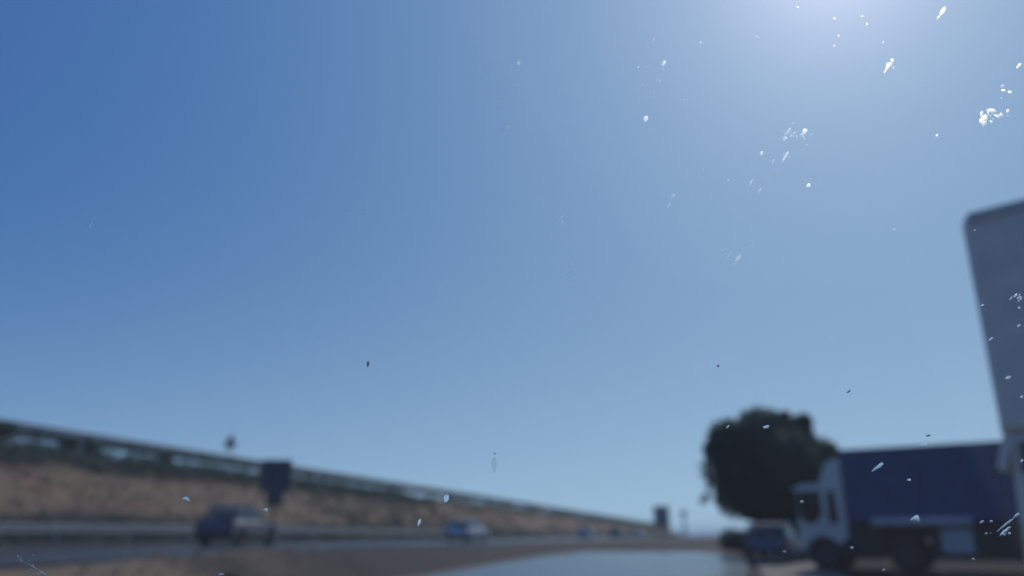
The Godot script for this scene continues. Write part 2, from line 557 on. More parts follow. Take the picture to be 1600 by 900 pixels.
func materials() -> void:
	var e := mat(Color.WHITE, 0.95)
	e.vertex_color_use_as_albedo = true
	M.earth = worn(e, 0.02, 3, 0.8, 0.11)
	M.asphalt = worn(mat(lin(0.024, 0.031, 0.041), 0.22), 0.05, 4, 0.75, 0.2)
	M.gravel = worn(mat(lin(0.26, 0.25, 0.225), 0.9), 0.08, 5, 0.6, 0.4)
	M.lot = worn(mat(lin(0.026, 0.027, 0.029), 0.95), 0.05, 42, 0.7, 0.3)  # asphalt colour darkened to carry the shadow under and around the trucks
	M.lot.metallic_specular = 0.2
	M.steel = worn(mat(lin(0.66, 0.68, 0.67), 0.55, 0.15), 0.04, 6, 0.6, 0.5)
	M.old_steel = worn(mat(lin(0.06, 0.075, 0.09), 0.6, 0.4), 0.04, 7, 0.6, 0.5)
	M.sign_back = worn(mat(lin(0.12, 0.14, 0.18), 0.6, 0.3), 0.03, 8, 0.7, 0.8)
	M.post = worn(mat(lin(0.16, 0.14, 0.13), 0.6, 0.4), 0.03, 9, 0.7, 0.8)
	M.concrete = worn(mat(lin(0.16, 0.16, 0.17), 0.9), 0.03, 10, 0.7, 0.05)
	M.bark = worn(mat(lin(0.05, 0.04, 0.03), 0.95), 0.06, 12, 0.5, 0.9)
	for a in [["leaf", 0.012, 0.032, 0.030], ["shrub", 0.026, 0.034, 0.024], ["scrub", 0.046, 0.040, 0.032], ["straw", 0.22, 0.168, 0.11]]:
		var m := mat(lin(a[1], a[2], a[3]), 0.75)
		m.backlight_enabled = true
		m.backlight = Color(0.22, 0.34, 0.32) if a[0] != "straw" else Color(0.4, 0.39, 0.37)
		m.cull_mode = BaseMaterial3D.CULL_DISABLED
		M[a[0]] = m
	M.tyre = mat(lin(0.018, 0.018, 0.02), 0.85)
	M.rim = mat(lin(0.07, 0.07, 0.08), 0.5, 0.5)
	M.chassis = mat(lin(0.02, 0.02, 0.024), 0.7)
	M.trim = mat(lin(0.025, 0.026, 0.03), 0.6)
	M.dark_glass = mat(lin(0.012, 0.015, 0.02), 0.06)
	M.white_paint = worn(paint(0.84, 0.80, 0.73), 0.02, 14, 0.86, 0.3)
	M.grey_paint = worn(paint(0.86, 0.80, 0.72), 0.02, 15, 0.86, 0.4)
	M.canvas = worn(mat(lin(0.020, 0.085, 0.24), 0.5), 0.015, 16, 0.75, 0.25)
	M.tank = worn(mat(lin(0.62, 0.64, 0.66), 0.45, 0.15), 0.03, 17, 0.8, 0.5)
	M.navy = paint(0.04, 0.06, 0.10)
	M.silver = paint(0.80, 0.82, 0.83)
	M.slate = paint(0.06, 0.09, 0.15)
	M.amber = mat(lin(0.5, 0.18, 0.02), 0.3)
	M.red = mat(lin(0.28, 0.012, 0.012), 0.3)
	M.lamp = mat(lin(0.6, 0.62, 0.65), 0.15)
	var g := mat(Color(0.25, 0.35, 0.4, 0.45), 0.05)
	g.transparency = BaseMaterial3D.TRANSPARENCY_ALPHA
	M.car_glass = g
	var ws := mat(Color(0.5, 0.55, 0.58, 0.0), 0.02)
	ws.transparency = BaseMaterial3D.TRANSPARENCY_ALPHA
	M.windshield = ws
	M.cabin = mat(lin(0.025, 0.025, 0.027), 0.8)
	# dried dirt on the glass, lit from behind
	for a in [["x", 0.66], ["b", 0.52], ["m", 0.43], ["f", 0.34], ["g", 0.24]]:
		var m := mat(Color(1, 1, 1, 0.0), a[1])
		m.refraction_enabled = true
		m.refraction_scale = 0.02
		M["crust_" + a[0]] = m
	var fly := mat(lin(0.09, 0.055, 0.04), 0.9)
	fly.albedo_color.a = 0.8
	fly.transparency = BaseMaterial3D.TRANSPARENCY_ALPHA
	M.crust_d = fly
	var film := mat(Color(0.35, 0.4, 0.48, 0.18), 0.9)
	film.transparency = BaseMaterial3D.TRANSPARENCY_ALPHA
	# thin dusty coat on the glass, tinted blue to paint in veiling glare
	var dust_veil := mat(Color(0.70, 0.88, 1.0, DUST_VEIL), 0.9)
	dust_veil.transparency = BaseMaterial3D.TRANSPARENCY_ALPHA
	dust_veil.backlight_enabled = true
	dust_veil.backlight = Color.WHITE
	M.dust_veil = dust_veil
	M.crust_w = film

func paint(r: float, g: float, b: float) -> StandardMaterial3D:
	var m := mat(lin(r, g, b), 0.28)
	m.clearcoat_enabled = true
	m.clearcoat = 0.5
	m.clearcoat_roughness = 0.08
	return m

func earth_colour(s: float, t: float) -> Color:
	var tan_ := Vector3(0.225, 0.168, 0.108)
	var red := Vector3(0.205, 0.122, 0.085)
	var grey := Vector3(0.026, 0.023, 0.022)
	var dark := Vector3(0.026, 0.021, 0.017)
	var n := patch.get_noise_2d(s, t)
	var n2 := patch.get_noise_2d(s * 2.3 + 70.0, t * 2.3)
	var c := grey
	if t > 26.0:
		var k := ss(29.6, 30.6, t + 2.0 * n + 0.9 * ss(15, 60, s) - 0.9) * (1.0 - ss(34.3, 35.2, t + 1.8 * n2 - 0.6 * ss(25, 50, s)))
		c = dark.lerp(tan_.lerp(red, ss(0.0, 0.25, n2)), k)
	elif t > 9.0 and t < 14.5:
		c = tan_.lerp(grey, clampf(ss(14.5, 18.5, s + 3.0 * n) + 0.7 * ss(0.1, 0.3, n2), 0, 1))
	else:
		c = grey.lerp(tan_, 0.25 * ss(0.1, 0.4, n))
	c *= 1.0 + 0.15 * n2
	return Color(c.x, c.y, c.z)

func steps(list: Array) -> PackedFloat32Array:
	# [from, to, step] ranges joined into one list of grid lines
	var o := PackedFloat32Array()
	for r in list:
		var x: float = r[0]
		while x < r[1] - 0.001:
			o.append(x)
			x += r[2]
	return o

func sheet(called: String, ss_: PackedFloat32Array, tt: PackedFloat32Array, up: float, m: Material, coloured := false, bend := false) -> MeshInstance3D:
	var st := SurfaceTool.new()
	st.begin(Mesh.PRIMITIVE_TRIANGLES)
	for s in ss_:
		for t in tt:
			if coloured: st.set_color(earth_colour(s, t))
			var q := t + (pow(maxf(s - 24.0, 0.0), 2) / 240.0 * (1.0 - (t + 0.7) / 9.6) if bend else 0.0)
			st.add_vertex(spot(s, q, up))
	var n := tt.size()
	for i in ss_.size() - 1:
		for j in n - 1:
			var a := i * n + j
			for k in [a, a + 1, a + n, a + 1, a + n + 1, a + n]: st.add_index(k)
	var o := build(st, called, m, self)
	o.set_meta("kind", "structure")
	return o

func ground() -> void:
	var g := sheet("ground", steps([[-400, -60, 85], [-60, -10, 10], [-10, 62, 1], [62, 130, 2], [130, 250, 6], [250, 600, 20], [600, 1400, 200], [1400, 5400, 1000]]),
		steps([[-3000, -400, 650], [-400, -40, 60], [-40, -12, 4], [-12, 44, 0.8], [44, 60, 4], [60, 260, 50], [260, 3300, 760]]), 0.0, M.earth, true)
	g.set_meta("label", "dry brown roadside ground and cut bank")
	var r := sheet("road", steps([[-40, 0, 4], [0, 61, 1]]), steps([[-0.7, 8.9, 0.95]]), 0.05, M.asphalt, false, true)
	r.set_meta("label", "asphalt road running over a low crest ahead")
	var l := sheet("side_road", steps([[-60, 0, 5], [0, 120, 1.5], [120, 405, 8]]), steps([[12.6, 23.4, 0.9]]), 0.05, M.asphalt)
	l.set_meta("label", "second carriageway below the cut bank")
	var p := sheet("gravel_strip", steps([[-30, 0, 3], [0, 47, 1]]), steps([[-3.0, -0.6, 0.6], [-0.69, -0.5, 1]]), 0.045, M.gravel)
	p.set_meta("label", "pale gravel strip between the road and the truck park")
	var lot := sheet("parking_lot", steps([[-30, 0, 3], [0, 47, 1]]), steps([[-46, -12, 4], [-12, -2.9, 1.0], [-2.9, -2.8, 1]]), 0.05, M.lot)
	lot.set_meta("label", "worn asphalt of the truck park, coloured dark for the shade under the trucks")
	var sh := sheet("road_shoulder", steps([[0, 62, 1]]), steps([[8.81, 9.6, 0.4]]), 0.045, M.gravel)
	sh.set_meta("label", "pale gravel shoulder along the road")

# ------------------------------------------------------------------ guard rails
func beam_mesh(length: float, k := 1.0) -> ArrayMesh:
	# the waved steel section, 31 cm high, 4 mm thick, running along x
	var prof := [Vector2(0, -0.155), Vector2(0.08, -0.13), Vector2(0.08, -0.06), Vector2(0, -0.02), Vector2(0, 0.02), Vector2(0.08, 0.06), Vector2(0.08, 0.13), Vector2(0, 0.155)]
	var poly := PackedVector2Array()
	for q in prof: poly.append(q * k)
	for i in range(prof.size() - 1, -1, -1): poly.append(prof[i] * k - Vector2(0.006, 0))
	var st := mb()
	# outline lies across x: turn z into x
	prism(st, poly, 0.0, length, 0.0, Transform3D(Basis(Vector3(0, 0, 1), Vector3(0, 1, 0), Vector3(1, 0, 0)), Vector3.ZERO))
	st.generate_normals()
	return st.commit()

func box_mesh(lo: Vector3, hi: Vector3, r := 0.0) -> ArrayMesh:
	var st := mb()
	box(st, lo, hi, r)
	st.generate_normals()
	return st.commit()

func pipe_mesh(length: float, r: float) -> ArrayMesh:
	var st := mb()
	tube(st, [Vector3.ZERO, Vector3(length, 0, 0)], [r, r], 8)
	st.generate_normals()
	return st.commit()

func laid(o: Node3D, a: Vector3, b: Vector3) -> void:
	# turns local +x from a towards b
	var d := (b - a)
	o.position = a
	o.rotation = Vector3(0, atan2(-d.z, d.x), asin(d.y / d.length()))

func guard_rails() -> void:
	var root := thing("guard_rail", "low grey steel guard rail beside the second carriageway at the foot of the bank", "guard rail")
	var beam := beam_mesh(4.02)
	var post := box_mesh(Vector3(-0.06, -0.3, -0.05), Vector3(0.06, 0.78, 0.05), 0.012)
	for i in 17:
		var s := 2.0 + 4.0 * i
		laid(put(beam, "beam", M.steel, root), spot(s, 25.4, 0.62), spot(s + 4.0, 25.4, 0.62))
		put(post, "post", M.steel, root, spot(s, 25.52)).rotation.y = facing(ROAD_TURN)
	var up := thing("parapet_rail", "long dark steel railing along the top of the cut bank against the sky", "railing")
	var posts := [box_mesh(Vector3(-0.08, -0.2, -0.08), Vector3(0.08, 1.46, 0.08), 0.015)]
	var kinds := {}
	var s := 14.0
	while s < 436.0:
		var l := 4.0 if s < 130.0 else 8.0
		if not kinds.has(l): kinds[l] = [beam_mesh(l + 0.02, 1.5), pipe_mesh(l + 0.02, 0.12), pipe_mesh(l + 0.02, 0.05)]
		for q in [[0, "beam", 0.93], [1, "top_rail", 1.42], [2, "middle_rail", 1.22]]:
			laid(put(kinds[l][q[0]], q[1], M.old_steel, up), spot(s, 39.8, q[2]), spot(s + l, 39.8, q[2]))
		put(posts[0], "post", M.old_steel, up, spot(s, 39.95)).rotation.y = facing(ROAD_TURN)
		s += l

# ------------------------------------------------------------------ far things
func far_things() -> void:
	var t := thing("tower_building", "dark square tower standing on the skyline where the bank ends", "tower", spot(518, 44), facing(ROAD_TURN))
	var st := mb()
	box(st, Vector3(-4.2, -1, -4.5), Vector3(4.2, 17.2, 4.5), 0.05)
	build(st, "wall", M.concrete, t)
	st = mb()
	box(st, Vector3(-4.7, 17.2, -5.0), Vector3(4.7, 18.0, 5.0), 0.05)
	build(st, "roof", M.concrete, t)
	var win := box_mesh(Vector3(-4.24, -0.7, -0.5), Vector3(-4.16, 0.7, 0.5), 0.02)
	for r in 5:
		for c in 3:
			put(win, "window", M.dark_glass, t, Vector3(0, 2.6 + 3.1 * r, -2.7 + 2.7 * c))
	var m := thing("antenna_mast", "thin grey mast with a drum at its top beside the square tower", "mast", spot(559, 32.6), facing(ROAD_TURN))
	st = mb()
	tube(st, [Vector3(0, -0.5, 0), Vector3(0, 14.0, 0)], [0.9, 0.6], 10)
	build(st, "pole", M.concrete, m)
	st = mb()
	tube(st, [Vector3(0, 13.4, 0), Vector3(0, 14.0, 0), Vector3(0, 16.2, 0), Vector3(0, 16.8, 0)], [0.7, 2.0, 2.0, 0.8], 16)
	build(st, "drum", M.concrete, m)
	st = mb()
	tube(st, [Vector3(0, 16.7, 0), Vector3(0, 18.4, 0)], [0.12, 0.08], 6)
	build(st, "aerial", M.old_steel, m)

# ------------------------------------------------------------------ plants
func shrub(called: String, label: String, at: Vector3, w: float, h: float, m: Material, group := "", count := 700) -> void:
	var o := thing(called, label, "shrub", at, 0.0, group)
	var v := PackedVector3Array()
	var nn := PackedVector3Array()
	var k := 5
	for i in k:
		var a := TAU * i / k + rng.randf()
		var c := Vector3(cos(a) * w * 0.24, h * rng.randf_range(0.38, 0.62), sin(a) * w * 0.24)
		leaves(v, nn, c, Vector3(w * 0.3, h * 0.4, w * 0.3), count / k, 0.05 + 0.035 * h)
	put(leaf_mesh(v, nn), "foliage", m, o)
	var st := mb()
	for i in 4:
		var a := TAU * i / 4.0 + 0.4
		tube(st, [Vector3(0, -0.1, 0), Vector3(cos(a) * w * 0.1, h * 0.3, sin(a) * w * 0.1), Vector3(cos(a) * w * 0.26, h * 0.6, sin(a) * w * 0.26)], [0.04, 0.03, 0.012], 5)
	build(st, "stem", M.bark, o)

func greenery() -> void:
	# the round tree behind the trucks
	var o := thing("round_tree", "dark dense round-crowned tree standing behind the white truck cab", "tree", spot(41.9, -1.9))
	var st := mb()
	tube(st, [Vector3(0, -0.3, 0), Vector3(0.04, 0.8, 0), Vector3(-0.05, 1.8, 0.05), Vector3(0, 3.0, 0)], [0.36, 0.27, 0.22, 0.16], 10)
	build(st, "trunk", M.bark, o)
	var clumps := [[-0.2, 6.15, 0.0, 1.3], [-1.7, 5.45, 0.3, 1.35], [1.5, 5.75, -0.3, 1.15], [2.5, 4.65, 0.2, 1.15], [-2.0, 4.1, 0.0, 1.45], [0.0, 4.7, 0.0, 2.35], [-0.8, 3.3, 0.8, 1.9], [1.2, 3.3, 0.6, 2.0], [-1.5, 2.9, -0.5, 1.3], [0.1, 2.0, 0.0, 1.3], [1.9, 2.9, -0.4, 1.4], [0.2, 4.4, 2.0, 1.6], [0.0, 4.4, -2.0, 1.7], [0.9, 6.5, 0.1, 0.6], [-2.4, 5.9, 0.0, 0.55], [1.95, 6.5, 0.0, 0.5], [-3.2, 2.85, 0.0, 0.3], [-3.5, 2.6, 0.1, 0.2], [0.4, 1.5, 0.0, 0.8], [-2.8, 5.1, 0.2, 0.55]]
	var v := PackedVector3Array()
	var nn := PackedVector3Array()
	for c in clumps:
		var p := Vector3(c[0], c[1], c[2])
		leaves(v, nn, p, Vector3(c[3], c[3] * 0.95, c[3]), int(760.0 * c[3] * c[3]) + 40 if c[3] > 0.35 else 22, 0.17 if c[3] > 0.35 else 0.13)
		if c[3] > 0.4:
			st = mb()
			tube(st, [Vector3(0, 1.4 + 0.1 * c[1], 0), p * Vector3(0.5, 0.62, 0.5), p], [0.11, 0.07, 0.02], 6)
			build(st, "limb", M.bark, o)
	put(leaf_mesh(v, nn), "crown", M.leaf, o)
	shrub("bush", "dark green bush at the road edge beside the round tree", spot(47.0, -0.35), 2.8, 1.6, M.leaf, "", 2400)
	shrub("bush", "low dark bush at the foot of the round tree behind the small blue car", spot(44.0, -2.6), 2.6, 1.1, M.leaf, "", 1500)
	# shrubs one can tell apart
	var names := ["dark shrub under the bank-top railing at the frame's far left", "dark blocky shrub under the railing, left of a pair", "dark blocky shrub under the railing, right of a pair", "lone dark shrub under the railing below the triangular sign"]
	var where := [34.4, 39.2, 40.9, 47.9]
	for i in 4:
		shrub("shrub", names[i], spot(where[i], 38.6, -0.1), 1.3 if i else 1.8, 1.15 if i else 1.6, M.shrub, "shrubs under the railing", 900)
	shrub("shrub", "small green shrub on the earth verge close to the road", spot(14.6, 9.9), 0.5, 0.42, M.shrub, "", 500)
	shrub("shrub", "low dark shrub on the earth mound at the bottom of the picture", spot(12.2, 9.7), 0.8, 0.3, M.shrub, "", 700)
	# scrub on the bank and straw on bank and verge: nobody could count it
	v = PackedVector3Array()
	nn = PackedVector3Array()
	for i in 2400:
		var far := i % 3 == 0
		var s := rng.randf_range(20, 90) if not far else rng.randf_range(90, 430)
		var low := rng.randf() < 0.36
		var t := rng.randf_range(26.4, 29.6) if low else rng.randf_range(34.8, 39.2)
		if s > 58.0 and i % 2 == 0: t = rng.randf_range(27.0, 39.0)
		var z := rng.randf_range(0.25, 0.6) * (1.0 if low else 1.1) * (1.5 if far else 1.0)
		leaves(v, nn, spot(s, t, z * 0.4), Vector3(z * 1.3, z * 0.7, z * 1.3), 26, 0.11 * (1.6 if far else 1.0))
	var sc := put(leaf_mesh(v, nn), "scrub", M.scrub, self)
	tag(sc, "dark scrub in bands along the top and foot of the bank", "scrub", "", "stuff")
	st = mb()
	for i in 9:
		var a := TAU * i / 9.0 + rng.randf()
		var q := Vector3(cos(a), 0, sin(a))
		var side := Vector3(-q.z, 0, q.x) * 0.02
		var top := q * rng.randf_range(0.08, 0.2) + Vector3(0, rng.randf_range(0.18, 0.36), 0)
		tri(st, q * 0.03 - side, top, q * 0.03 + side)
	st.generate_normals()
	var mm := MultiMesh.new()
	mm.transform_format = MultiMesh.TRANSFORM_3D
	mm.mesh = st.commit()
	mm.instance_count = 1500
	for i in 1500:
		var s := rng.randf_range(14, 120)
		var t := rng.randf_range(30.6, 34.6)
		if i % 9 == 0:
			s = rng.randf_range(8, 22)
			t = rng.randf_range(9.8, 12.2)
		mm.set_instance_transform(i, Transform3D(Basis(Vector3.UP, rng.randf() * TAU).scaled(Vector3.ONE * rng.randf_range(0.6, 1.4) * (0.5 if i % 9 == 0 else 1.0)), spot(s, t, -0.02)))
	var mi := MultiMeshInstance3D.new()
	mi.multimesh = mm
	mi.material_override = M.straw
	mi.name = "dry_grass"
	add_child(mi)
	tag(mi, "dry straw-coloured grass on the bank and the verge", "dry grass", "", "stuff")

# ------------------------------------------------------------------ signs
func signs() -> void:
	var o := thing("road_sign", "dark square road sign with a smaller plate below it, on a post by the verge", "road sign", spot(19.6, 12.1), facing(-8.0))
	var g := o.position.y
	var st := mb()
	tube(st, [Vector3(0, -0.3, 0), Vector3(0, 3.38 - g, 0)], [0.04, 0.04], 10)
	build(st, "post", M.post, o)
	st = mb()
	box(st, Vector3(-0.075, 2.55 - g, -0.4), Vector3(-0.045, 3.42 - g, 0.39), 0.012)
	build(st, "sign_panel", M.sign_back, o)
	st = mb()
	box(st, Vector3(-0.075, 2.2 - g, -0.22), Vector3(-0.045, 2.545 - g, 0.22), 0.012)
	build(st, "lower_plate", M.sign_back, o)
	for y in [2.35, 2.75, 3.2]:
		st = mb()
		box(st, Vector3(-0.044, y - g - 0.025, -0.12), Vector3(-0.02, y - g + 0.025, 0.12), 0.004)
		build(st, "bracket", M.post, o)
	var t := thing("warning_sign", "small dark triangular sign on a thin pole above the bank-top railing", "road sign", spot(58.7, 41.0), facing(-12.0))
	st = mb()
	tube(st, [Vector3(0, -0.2, 0), Vector3(0, 3.45, 0)], [0.05, 0.05], 8)
	build(st, "post", M.post, t)
	st = mb()
	var p := PackedVector2Array([Vector2(-0.53, 0), Vector2(-0.48, -0.06), Vector2(0.48, -0.06), Vector2(0.53, 0), Vector2(0.06, 1.06), Vector2(-0.06, 1.06)])
	prism(st, p, 0.0, 0.03, 0.0, Transform3D(Basis(Vector3(0, 0, 1), Vector3(0, 1, 0), Vector3(-1, 0, 0)), Vector3(-0.04, 2.42, 0)))
	build(st, "sign_panel", M.sign_back, t)

# ------------------------------------------------------------------ cars
func wheel(parent: Node3D, at: Vector3, r: float, w: float, side: float) -> void:
	# side -1: the outer face looks to local -z
	var o := Node3D.new()
	o.name = "wheel"
	parent.add_child(o, true)
	o.position = at
	if side < 0: o.rotation.y = PI
	var st := mb()
	lathe_z(st, [Vector2(r * 0.62, -w / 2), Vector2(r * 0.94, -w / 2), Vector2(r, -w * 0.36), Vector2(r, w * 0.36), Vector2(r * 0.94, w / 2), Vector2(r * 0.62, w / 2)])
	build(st, "tyre", M.tyre, o)
	st = mb()
	lathe_z(st, [Vector2(r * 0.62, -w * 0.45), Vector2(r * 0.62, w * 0.46), Vector2(r * 0.55, w * 0.44), Vector2(r * 0.48, w * 0.2), Vector2(r * 0.2, w * 0.25), Vector2(r * 0.16, w * 0.4), Vector2(0.0, w * 0.4)])
	build(st, "rim", M.rim, o)

func arch(p: PackedVector2Array, x: float, y: float, r: float) -> void:
	# a wheel arch on the way from front to rear along the underside
	for k in 9:
		var a := PI * k / 8.0
		p.append(Vector2(x + cos(a) * r, y + sin(a) * r))

func car(o: Node3D, L: float, W: float, T: float, body: Material, estate: bool) -> void:
	var f := L / 2.0
	var r := 0.33
	var belt := T * 0.60
	var p := PackedVector2Array([Vector2(f - 0.02, 0.26)])
	arch(p, f - 0.78, 0.3, r + 0.05)
	arch(p, -f + 0.72, 0.3, r + 0.05)
	p.append_array(PackedVector2Array([Vector2(-f + 0.03, 0.28), Vector2(-f, 0.5), Vector2(-f + 0.03, belt - 0.08), Vector2(-f + 0.1, belt), Vector2(f - 1.25, belt + 0.01), Vector2(f - 0.9, belt - 0.05), Vector2(f - 0.2, belt - 0.17), Vector2(f - 0.04, belt - 0.27), Vector2(f, 0.5)]))
	var st := mb()
	prism(st, p, -W / 2, W / 2, 0.045)
	build(st, "body", body, o)
	# greenhouse: roof on six pillars, panes between them
	var xr0 := f - 2.0
	var xr1 := -f + (0.32 if estate else 0.75)
	var xb0 := f - 1.22
	var xb1 := -f + (0.12 if estate else 0.3)
	var zb := W / 2 - 0.06
	var zr := W / 2 - 0.21
	var low := belt - 0.01
	st = mb()
	var roof := PackedVector2Array([Vector2(xr0 + 0.08, T - 0.06), Vector2(xr0 - 0.1, T - 0.02), Vector2((xr0 + xr1) / 2, T), Vector2(xr1 + 0.1, T - 0.02), Vector2(xr1 - 0.04, T - 0.07)])
	prism(st, roof, -zr - 0.02, zr + 0.02, 0.0)
	build(st, "roof", body, o)
	var xm := (xr0 + xr1) / 2 - 0.05
	for s in [-1.0, 1.0]:
		for q in [[xb0, xr0], [xm + 0.03, xm], [xb1, xr1]]:
			st = mb()
			tube(st, [Vector3(q[0], low, zb * s), Vector3(q[1], T - 0.05, zr * s)], [0.045, 0.035], 6)
			build(st, "pillar", body, o)
		for q in [[xb0, xr0, xm + 0.03, xm], [xm - 0.02, xm - 0.05, xb1, xr1]]:
			st = mb()
			quad(st, Vector3(q[0], low, zb * s), Vector3(q[1], T - 0.06, zr * s), Vector3(q[3], T - 0.06, zr * s), Vector3(q[2], low, zb * s))
			build(st, "side_window", M.car_glass, o)
		st = mb()
		box(st, Vector3(f - 1.55, belt + 0.02, minf(s * (W / 2 - 0.02), s * (W / 2 + 0.16))), Vector3(f - 1.4, belt + 0.16, maxf(s * (W / 2 - 0.02), s * (W / 2 + 0.16))), 0.03)
		build(st, "mirror", body, o)
		st = mb()
		box(st, Vector3(f - 0.16, belt - 0.34, minf(s * W * 0.28, s * W * 0.46)), Vector3(f + 0.008, belt - 0.22, maxf(s * W * 0.28, s * W * 0.46)), 0.02)
		build(st, "headlight", M.lamp, o)
		st = mb()
		box(st, Vector3(-f - 0.01, belt - 0.3, minf(s * W * 0.34, s * W * 0.465)), Vector3(-f + 0.08, belt - 0.1, maxf(s * W * 0.34, s * W * 0.465)), 0.02)
		build(st, "tail_light", M.red, o)
		wheel(o, Vector3(f - 0.78, r, s * (W / 2 - 0.11)), r, 0.2, s)
		wheel(o, Vector3(-f + 0.72, r, s * (W / 2 - 0.11)), r, 0.2, s)
	st = mb()
	quad(st, Vector3(xb0, low, -zb), Vector3(xb0, low, zb), Vector3(xr0, T - 0.055, zr), Vector3(xr0, T - 0.055, -zr))
	build(st, "windshield", M.car_glass, o)
	st = mb()
	quad(st, Vector3(xb1, low, -zb), Vector3(xr1, T - 0.065, -zr), Vector3(xr1, T - 0.065, zr), Vector3(xb1, low, zb))
	build(st, "rear_window", M.car_glass, o)
	for x in [f - 1.95, -f + 1.2]:
		for s in [-1.0, 1.0]:
			st = mb()
			box(st, Vector3(x - 0.12, belt - 0.25, s * W * 0.22 - 0.24), Vector3(x + 0.02, belt + 0.28, s * W * 0.22 + 0.24), 0.05)
			build(st, "seat", M.cabin, o)
	for s in [-1.0, 1.0]:
		st = mb()
		box(st, Vector3(-f + 1.12, 0.27, minf(s * (W / 2 - 0.02), s * (W / 2 + 0.012))), Vector3(f - 1.18, 0.52, maxf(s * (W / 2 - 0.02), s * (W / 2 + 0.012))), 0.006)
		build(st, "sill_cladding", M.trim, o)
		st = mb()
		box(st, Vector3(-0.35, belt - 0.14, minf(s * (W / 2), s * (W / 2 + 0.02))), Vector3(-0.2, belt - 0.11, maxf(s * (W / 2), s * (W / 2 + 0.02))), 0.004)
		build(st, "door_handle", M.trim, o)
	st = mb()
	box(st, Vector3(f - 0.07, 0.34, -W * 0.3), Vector3(f + 0.01, 0.46, W * 0.3), 0.01)
	build(st, "grille", M.trim, o)
	st = mb()
	box(st, Vector3(-f - 0.012, 0.32, -W * 0.44), Vector3(-f + 0.06, 0.48, W * 0.44), 0.01)
	build(st, "rear_bumper", M.trim, o)

func road_cars() -> void:
	var far := "cars far along the second carriageway"
	for a in [
		["car", "dark blue car on the second carriageway, nearest to the square sign", 29.9, 20.0, 12.0, 3.9, 1.7, 1.56, "navy", false, ""],
		["car", "silver-blue car on the second carriageway in the middle distance below the bank", 55.0, 18.3, 19.0, 4.2, 1.75, 1.5, "silver", false, ""],
		["car", "pale silver car, the nearest of the three far cars below the bank", 108.0, 19.2, 16.0, 4.2, 1.75, 1.5, "silver", false, far],
		["car", "dark slate car, the middle one of the three far cars below the bank", 136.0, 19.0, 16.0, 4.2, 1.75, 1.5, "slate", true, far],
		["car", "tiny silver estate car, the farthest of three along the carriageway", 165.0, 19.0, 16.0, 4.2, 1.75, 1.55, "silver", true, far],
		["car", "small blue car parked in front of the round tree beside the white cab", 34.2, -1.5, 28.0, 3.8, 1.68, 1.45, "slate", true, ""],
	]:
		car(thing(a[0], a[1], "car", spot(a[2], a[3], 0.05), facing(a[4]), a[10]), a[5], a[6], a[7], M[a[8]], a[9])

